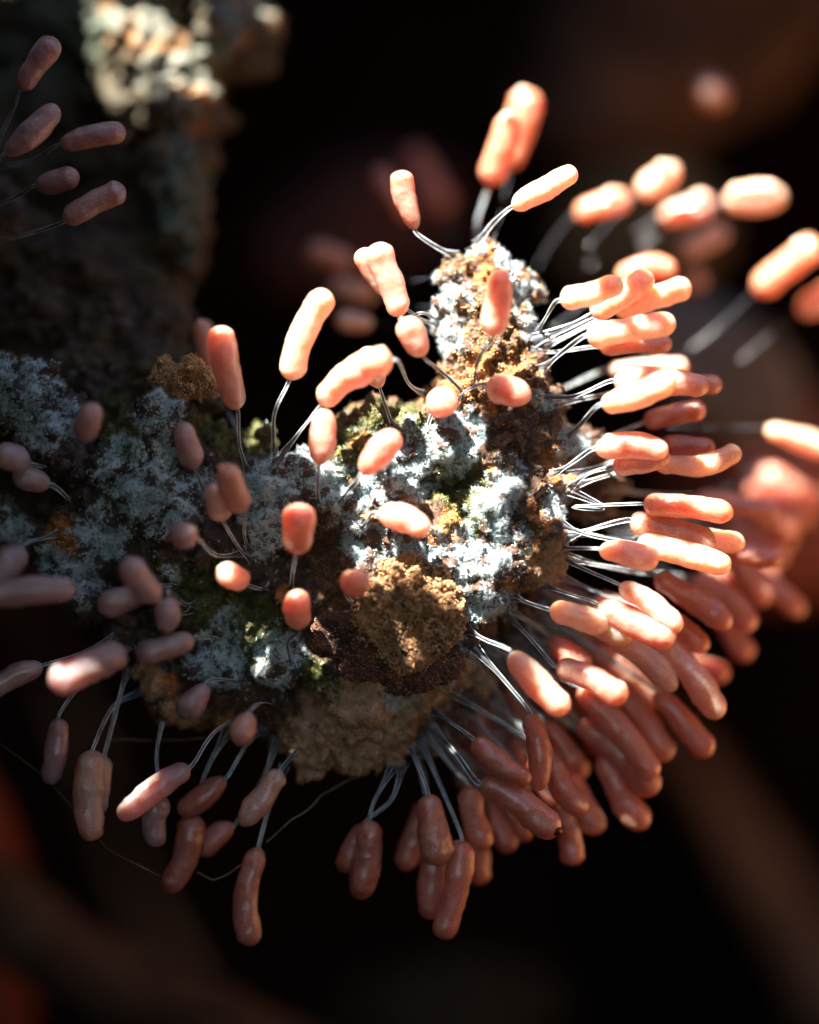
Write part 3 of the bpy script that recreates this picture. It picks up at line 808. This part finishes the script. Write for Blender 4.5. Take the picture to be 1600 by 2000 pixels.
m((430,770),(394,624),44,1.2,1.2,(450,875),'darker tall one half hidden behind the white tipped one', dew=((390,628,1.0,.05),), via=(462,838), mid=(410,690))
m((463,800),(428,636),54,-.9,-1.2,(488,930),'tall orange one with a white upper half at centre left', mid=(442,715), via=(468,870))
m((628,790),(735,706),56,-1.0,-1.4,(558,890),'long bent bright one above the mossy hump', mid=(668,742), via=(598,828))
m((768,706),(700,705),60,-1.5,-1.6,(838,775),'overexposed white pink one with its stalk reaching right to the prong', mid=(735,706), via=(800,750), mat='p')
m((742,758),(710,678),40,-.6,-.8,(770,835),'small one crossing behind the overexposed pair, tip showing above', mid=(728,718))
m((624,908),(632,798),50,-1.2,-1.3,(622,985),'upright peach one standing on two dark legs below the bent one', mid=(630,855), strands=3)
m((708,926),(780,845),50,-1.4,-1.5,(662,985),'slanted peach one lying over the white fuzz', via=(680,958), sw=1.2)
m((850,800),(880,778),62,-.8,-1.3,(835,850),'rosy blob shaped one seen nearly end on below the prong')
m((950,752),(1038,776),56,-1.0,-1.1,(900,782),'rosy one lying across the prong foot pointing right')
m((738,1003),(838,1038),50,-1.2,-1.5,(692,1052),'glossy pink one lying over white fuzz at the centre', mid=(790,1012), via=(712,1025))
m((578,1080),(588,985),60,-1.4,-1.8,(568,1150),'orange pink one with starry highlights in front of the white downy knob', dew=((577,1012,-2.0,.035),(592,1020,-2.0,.04),(582,1030,-1.98,.03),(598,1008,-1.95,.03)), mid=(584,1035), sw=1.2)
m((676,1140),(712,1133),50,-1.3,-1.9,(705,1190),'small round one pointing at the viewer left of the golden crumb', dew=((706,1125,-2.1,.035),))
m((582,1226),(582,1152),50,-1.1,-1.4,(568,1300),'short orange pink one hanging above the small downy ball', dew=((571,1196,-1.42,.03),), via=(562,1255))
m((480,1140),(432,1115),52,-1.0,-1.6,(520,1145),'small droplet shaped one with glossy top, centre left', dew=((428,1108,-1.60,.03),))
m((474,998),(440,908),50,-1.4,-2.0,(492,1080),'pale tipped one in the blurred pair left of the downy knob', dew=((432,912,-2.15,.05),), via=(478,1050))
m((437,1016),(412,945),48,-1.1,-1.4,(495,1095),'left and lower one of the blurred pair by the downy knob')
m((382,915),(358,825),44,-1.2,-1.4,(405,960),'upright brownish pink one over the left arm of the wood')
m((164,864),(188,788),46,-1.7,-2.0,(138,915),'small blurred upright one over the left white hump')
m((380,1050),(338,1042),50,-1.6,-2.0,(485,1080),'stubby blurred one with its stalk curving right below it', via=(425,1085))
m((58,905),(-12,882),50,-1.0,-1.3,(85,905),'upper one of two blurred at the left edge by the white humps')
m((98,948),(24,930),44,-.9,-1.0,(135,985),'lower one of two blurred at the left edge by the white humps', sw=1.3)
m((148,1152),(-40,1168),52,-2.0,-2.2,(175,1150),'large blurred horizontal one crossing the left edge', mid=(60,1152))
m((45,1068),(-20,1150),60,-1.4,-1.8,(120,1040),'blurred one slanting off the left edge above the large horizontal one', via=(80,1052))
m((310,1172),(245,1092),56,-1.8,-2.3,(380,1190),'blurred brown pink one pointing up left over the left arm')
m((295,1150),(190,1188),50,-1.3,-1.5,(345,1140),'dark blurred one behind, slanting down left over the left arm')
m((330,1165),(320,1238),46,-1.5,-1.5,(385,1180),'short wrinkled one with a dark red lower end', via=(360,1180), spot=(320,1232,-1.6,.07))
m((380,1248),(266,1280),50,-1.3,-1.5,(430,1245),'speckled pink one with golden glints below the left arm')
m((245,1272),(98,1338),60,-1.4,-2.2,(262,1268),'fat one with a bluish white shining tip at lower left', mid=(175,1302))
m((84,1300),(-25,1352),46,-.7,-.8,(240,1235),'dull pink one running off the left edge with a long stalk', via=(160,1275))
m((116,1403),(97,1532),44,-.3,-.2,(215,1290),'wavy greyish hanging one, leftmost at the bottom left', mid=(110,1465), via=(150,1345))
m((183,1465),(180,1643),58,-.3,-.2,(282,1350),'broad dusky hanging one with a bulbous end', mid=(172,1550), via=(222,1380))
m((205,1478),(198,1590),32,0,0,(240,1320),'slim one fused along the right side of the broad dusky one')
m((370,1497),(232,1598),46,-.7,-.9,(485,1390),'shining one with silver lit left end at lower left', mid=(305,1540), via=(420,1430))
m((312,1550),(306,1655),50,-.2,-.2,(325,1368),'stubby hanging one under the silver lit one', mid=(300,1600), via=(307,1470))
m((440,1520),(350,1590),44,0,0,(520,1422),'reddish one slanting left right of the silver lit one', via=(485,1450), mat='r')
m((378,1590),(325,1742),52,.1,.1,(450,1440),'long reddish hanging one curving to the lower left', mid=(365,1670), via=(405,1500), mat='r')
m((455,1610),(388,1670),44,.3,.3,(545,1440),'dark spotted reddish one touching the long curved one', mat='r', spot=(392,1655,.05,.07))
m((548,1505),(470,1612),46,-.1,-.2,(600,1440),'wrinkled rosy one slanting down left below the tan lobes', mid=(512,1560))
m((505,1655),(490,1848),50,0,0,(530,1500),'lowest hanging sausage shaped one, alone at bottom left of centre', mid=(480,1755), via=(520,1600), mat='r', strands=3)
m((405,1338),(352,1402),48,-.9,-1.0,(480,1335),'plump one with a dark pit in its lower end', via=(440,1328), spot=(356,1400,-1.2,.07))
m((490,1392),(466,1455),44,-1.4,-1.7,(525,1375),'small blurred pink one right of the one with the dark pit')
# --- bottom centre
m((722,1602),(702,1756),52,0,.1,(770,1500),'right lobe of the forked brick red hanging pair', mid=(718,1680), via=(735,1555), mat='r')
m((712,1610),(668,1704),42,.1,.2,(800,1490),'left shorter lobe of the forked brick red hanging pair', via=(765,1560), mat='r')
m((830,1565),(788,1700),46,1.0,1.0,(805,1480),'left splayed one behind the long hanging ones at bottom centre')
m((836,1552),(862,1690),60,-.2,-.1,(800,1455),'broad pinkish one in front of the long hanging bunch', strands=3)
m((845,1620),(838,1796),52,.3,.3,(805,1450),'long straight hanging one with a glinting right edge', mat='r')
m((900,1640),(862,1834),52,0,0,(815,1435),'longest curved hanging one at the bottom centre', mid=(892,1735), via=(855,1520), mat='r', strands=3)
m((925,1560),(938,1728),46,1.4,1.4,(830,1440),'blurred one behind the longest curved hanging one', mat='r')
m((914,1538),(950,1660),50,.2,.3,(835,1430),'one hanging from the knot of dark stalks, left of the pointed pair', via=(875,1490), mid=(925,1600))
m((955,1570),(1000,1664),44,1.1,1.1,(850,1430),'left small glinting tip below the spotted bent one', mat='r')
m((990,1560),(1032,1642),42,1.3,1.3,(860,1430),'right small glinting tip below the spotted bent one', mat='r')
m((938,1528),(1088,1632),54,-.5,-.6,(840,1420),'long bent one with a dark spotted end', mid=(1010,1562), via=(890,1470), spot=(1085,1622,-.72,.13), sw=1.5)
m((925,1443),(1036,1528),46,-.7,-.8,(840,1385),'rosy one with a violet sheen pointing down right', via=(880,1410), mid=(975,1490))
m((1035,1395),(1052,1545),46,-.5,-.5,(935,1270),'brownish translucent one curving down with a dark wispy base', mid=(1055,1470), via=(985,1330), sw=1.3)
m((1062,1410),(1130,1500),48,.8,.8,(960,1250),'shaded one just right of the brownish translucent one')
m((1075,1480),(1145,1590),48,.1,.1,(880,1350),'rosy shaded one with a glinting round end, mid cluster', mid=(1100,1540))
m((1110,1510),(1172,1628),52,.9,.9,(930,1330),'crinkled shaded one behind, low in the right cluster', mat='r')
m((1090,1570),(1122,1690),48,.7,.7,(900,1380),'lowest one of the right shaded cluster with rough right edge', mat='r', mid=(1112,1630))
m((1175,1470),(1262,1618),54,.9,.9,(960,1290),'thick shaded one pointing down right toward the black', mid=(1212,1550), mat='r')
m((1130,1410),(1282,1550),54,.7,.7,(960,1260),'long smooth shaded one under the paler one of the right cluster', mid=(1215,1475))
m((1130,1345),(1280,1520),52,.35,.35,(935,1260),'long pale dusky one across the right shaded cluster', mid=(1215,1430))
m((1190,1330),(1306,1485),56,.9,.9,(1000,1220),'crinkly shaded one behind the long pale dusky one', mat='r', mid=(1260,1410))
m((998,1275),(1110,1392),56,-1.1,-1.3,(912,1228),'brightly lit fat one nearest the golden crumb, silver top', via=(950,1250), mat='p', mid=(1052,1338))
m((1088,1300),(1224,1366),50,-.8,-1.3,(985,1195),'one with a glowing lower right half, right of the fat bright one', mid=(1155,1325), via=(1035,1245))
m((1074,1190),(1188,1226),48,-.9,-1.0,(1005,1160),'left lumpy glittering one of the overlapping bright pair', mat='p', mid=(1130,1205))
m((1125,1205),(1234,1252),44,-.6,-.7,(1000,1165),'smooth end one of the overlapping bright pair', mat='p')
m((1168,1180),(1320,1250),56,-.8,-.9,(1062,1142),'broad salmon one right of the glittering pair', mid=(1240,1218))
m((1210,1143),(1330,1232),46,-.9,-1.0,(1102,1090),'salmon one slanting down right above the broad salmon one', mid=(1275,1180))
m((1170,1073),(1287,1096),48,-.9,-1.0,(1098,1068),'short bright one on a white edged stalk, right of the wood')
m((1243,1062),(1428,1108),48,-.5,-.6,(1105,1030),'long golden lit one below the sloping orange one', mid=(1335,1080), mat='p')
m((1230,1018),(1396,1066),52,-.3,-.2,(1103,1052),'sloping orange pink one with silvery stalk, right side', mid=(1310,1035), via=(1165,1030), sw=1.4)
m((1340,1052),(1456,1062),44,.1,.0,(1110,1040),'glowing rounded end poking out beyond the sloping orange one', mat='p')
m((1257,984),(1433,1004),48,-.5,-.6,(1105,955),'straight orange one with golden underside at right', mid=(1345,990), via=[(1120,990),(1180,992)], mat='o')
m((1360,972),(1526,1002),44,2.2,2.4,(1180,950),'blurred mauve one behind the straight orange one', mat='r')
m((1420,1078),(1531,1092),42,1.0,1.0,(1150,1040),'dark orange one at far right with a glossy rim', mat='r')
m((1280,1125),(1428,1225),50,.4,.4,(1100,1090),'dark red one with long highlight below the golden lit one', mat='r', mid=(1355,1170))
m((1350,1130),(1470,1232),46,1.7,1.7,(1110,1090),'blurred red one behind the dark red one with long highlight', mat='r', mid=(1420,1165))
m((1290,1200),(1382,1270),46,.7,.7,(1080,1120),'small shaded tip below the dark red highlighted one', mat='r')
m((1190,1240),(1320,1348),50,.1,.1,(1050,1160),'shaded one with streaky highlight under the broad salmon one', mid=(1265,1288))
m((1290,1250),(1408,1402),54,.3,.3,(1070,1150),'long shaded one with violet streaks at the right rim of the cluster', mid=(1355,1320))
m((1280,1350),(1388,1476),50,.8,.8,(1050,1180),'blunt ended shaded one with tiny dark crease, lower right rim', mid=(1335,1410), spot=(1365,1395,.45,.035))
m((1075,1245),(1150,1310),50,.6,.6,(1000,1190),'shaded one peeping between the glittering pair and the half lit one', mat='r')
# --- filling the right cluster behind
m((1455,1110),(1570,1200),48,3.2,3.4,(1150,1060),'blurred dark red one at the right end of the back row', mat='r')
m((1400,1190),(1462,1290),48,2.8,2.8,(1130,1120),'blurred dark one hanging low in the right back row', mat='r')
m((1470,1010),(1560,1040),50,4.4,4.6,(1180,1000),'faint red blurred one near the right edge of the back row', mat='r')
m((1340,1290),(1425,1320),46,2.4,2.4,(1120,1150),'faint dark tip right of the violet streaked one', mat='r')
m((1130,1300),(1230,1400),56,1.2,1.2,(1020,1190),'dark one deep behind the half lit one', mat='r')
m((1180,1400),(1240,1500),56,1.5,1.5,(1000,1250),'dark one deep inside the lower right cluster', mat='r')
m((1040,1480),(1100,1570),50,1.2,1.2,(930,1330),'dark one deep behind the brownish translucent one', mat='r')
m((1410,1070),(1500,1180),52,2.6,2.8,(1150,1050),'dim red one under the dark orange one at far right', mat='r')
# --- right hand upper fan
m((1094,588),(1218,552),46,-.95,-1.05,(1035,672),'bright one with square lower end, highest at left of the right fan', via=(1062,628), mat='p', sw=1.2)
m((1155,615),(1275,535),48,-.2,-.25,(1055,665),'overexposed one slanting steeply up right in the right fan', via=(1110,640), mat='p', sw=2.0)
m((1200,610),(1350,556),46,.15,.15,(1060,668),'golden bottomed one ending furthest right in the top bunch of the fan', mat='p')
m((1205,545),(1322,530),50,2.6,2.6,(1080,640),'blurred orange one behind the top bunch of the fan', mid=(1265,522), mat='o')
m((1146,658),(1321,630),48,-.9,-.95,(1057,722),'long pale yellow lit one below the top bunch', mid=(1235,642), via=(1095,690), mat='p', sw=1.3)
m((1170,676),(1313,672),40,.0,.0,(1038,680),'pink one tucked under the long pale yellow one', mat='s')
m((1188,722),(1345,716),40,1.6,1.6,(1080,745),'blurred rosy one just above the overlapping bright trio')
m((1198,745),(1385,758),52,-.7,-.75,(1068,775),'long pink one in the middle of the overlapping bright trio', mid=(1290,742), via=(1120,775), sw=1.3)
m((1300,745),(1411,750),42,.5,.5,(1075,790),'rosy end sticking out right of the bright trio')
m((1175,792),(1320,738),52,-1.2,-1.3,(1108,855),'yellow glowing one in front of the bright trio', mid=(1245,770), via=(1140,822), mat='p', sw=1.2)
m((1258,826),(1380,798),42,.5,.5,(1130,870),'shaded rust coloured one below the yellow glowing one', mat='r')
m((1162,878),(1306,882),50,-.8,-.9,(1078,928),'peach one with bright spots at middle right', mid=(1235,868), via=(1115,905), sw=1.2)
m((1197,912),(1310,890),42,-.4,-.5,(1110,955),'peach one tucked under the one with bright spots', via=(1150,925))
m((1290,872),(1397,876),44,.3,.3,(1110,930),'rust brown square ended one at middle right', mat='r')
m((1275,905),(1448,880),40,.0,-.1,(1115,950),'banana curved peach one turning up at its right end', mid=(1375,908), mat='p')
# --- blurred ones beyond
m((1125,420),(1232,388),48,4.0,4.0,(1050,520),'blurred vivid orange one with a bright dot, above the fan', dew=((1195,378,3.8,.14),), mat='o')
m((1245,378),(1325,322),58,3.6,3.6,(1150,480),'blurred peach one right of the vivid orange one', dew=((1292,322,3.3,.11),), mat='p')
m((1290,425),(1396,395),54,4.6,4.4,(1150,520),'blurred pale one with white tip left of the brightest one', dew=((1368,385,4.2,.16),), mat='s')
m((1415,392),(1535,384),62,4.0,4.0,(1250,480),'blurred white overexposed one, brightest at upper right', dew=((1440,372,3.75,.16),(1470,368,3.72,.18),(1500,366,3.75,.17)), mat='p')
m((1330,495),(1420,445),46,6.0,6.0,(1220,560),'blurred mauve one below the brightest upper right one')
m((1475,570),(1600,472),60,4.0,3.6,(1350,680),'large blurred orange one at the upper right edge', dew=((1562,478,3.5,.15),), mat='o')
m((1560,610),(1650,560),56,4.5,4.5,(1450,700),'blurred rosy one cut by the right edge', mat='s')
m((1495,838),(1630,885),48,2.6,2.8,(1300,830),'blurred peach one cut by the right edge at mid height', mat='p')
m((1400,195),(1385,175),64,8.0,7.0,(1300,350),'lone blurred round one high at upper right', dew=((1385,178,6.85,.24),), mat='s')
m((690,515),(600,488),48,6.0,6.0,(850,540),'upper blurred mauve one left of the prong in the dark')
m((735,575),(645,555),46,5.5,5.5,(860,590),'middle blurred mauve one left of the prong in the dark')
m((728,630),(655,620),42,3.2,3.2,(860,640),'lower blurred mauve one left of the prong with a blue grey stalk')
m((1340,545),(1380,540),46,6.0,6.0,(1250,620),'small blurred rosy blob beyond the end of the top bunch')
m((1500,960),(1610,1000),60,11.5,11.5,(1350,960),'large faint red blurred one at the right edge behind', mat='r')
m((1430,890),(1600,940),60,12.5,12.5,(1300,900),'faint red blurred streak of one at the right edge', mat='r')

rf = random.Random(5)
for k in range(36):      # the packed skirt seen only in slices between the nearer ones
    a = math.radians(18 + 68 * (k + .5) / 36)
    d = rf.uniform(350, 500)
    tx = 880 + d * math.cos(a) + rf.uniform(-15, 15); ty = 1090 + d * math.sin(a) + rf.uniform(-15, 15)
    L_ = rf.uniform(125, 165); a2_ = a + rf.uniform(-.12, .22)
    bx = tx - L_ * math.cos(a2_); by = ty - L_ * math.sin(a2_)
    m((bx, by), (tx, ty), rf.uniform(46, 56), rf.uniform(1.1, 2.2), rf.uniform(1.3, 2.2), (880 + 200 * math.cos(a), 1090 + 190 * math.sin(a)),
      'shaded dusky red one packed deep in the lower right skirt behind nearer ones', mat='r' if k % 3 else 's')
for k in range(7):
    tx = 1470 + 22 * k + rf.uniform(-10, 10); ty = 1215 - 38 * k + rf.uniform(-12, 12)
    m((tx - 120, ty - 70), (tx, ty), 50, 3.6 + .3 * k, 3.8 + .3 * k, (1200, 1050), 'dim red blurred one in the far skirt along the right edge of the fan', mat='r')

# ------------------------------------------------------------------ silk threads
def silk(label, pts, rad=0.010):
    path = bez([at(*q) for q in pts], 60)
    path = [v + Vector((noise.noise(v * 3) * .03, 0, noise.noise(v * 3 + Vector((9, 0, 0))) * .03)) for v in path]
    rr = [rad * (1 + 0.7 * noise.noise(Vector((i * .9, rad * 99, 4)))) for i in range(60)]
    o = tube('silk_thread', path, rr, M_SILK, 5)
    return tag(o, label, 'silk thread', 'silk threads among the hanging ones')
silk('kinked tan silk thread rising right from the lowest hanging one', [(522,1645,0), (565,1605,0), (600,1585,.1), (640,1545,.3), (720,1510,.5)], .007)
silk('short silk thread joining the reddish pair to the lowest hanging one', [(385,1705,.1), (425,1718,0), (480,1680,0), (500,1660,0)], .007)
silk('long fine silk thread sagging below the broad dusky one', [(-10,1445,0), (100,1530,0), (210,1655,0), (330,1720,0)], .0025)
silk('fine horizontal silk thread behind the dusky hanging ones', [(215,1445,.5), (300,1444,.5), (360,1446,.4), (420,1440,.4)], .004)
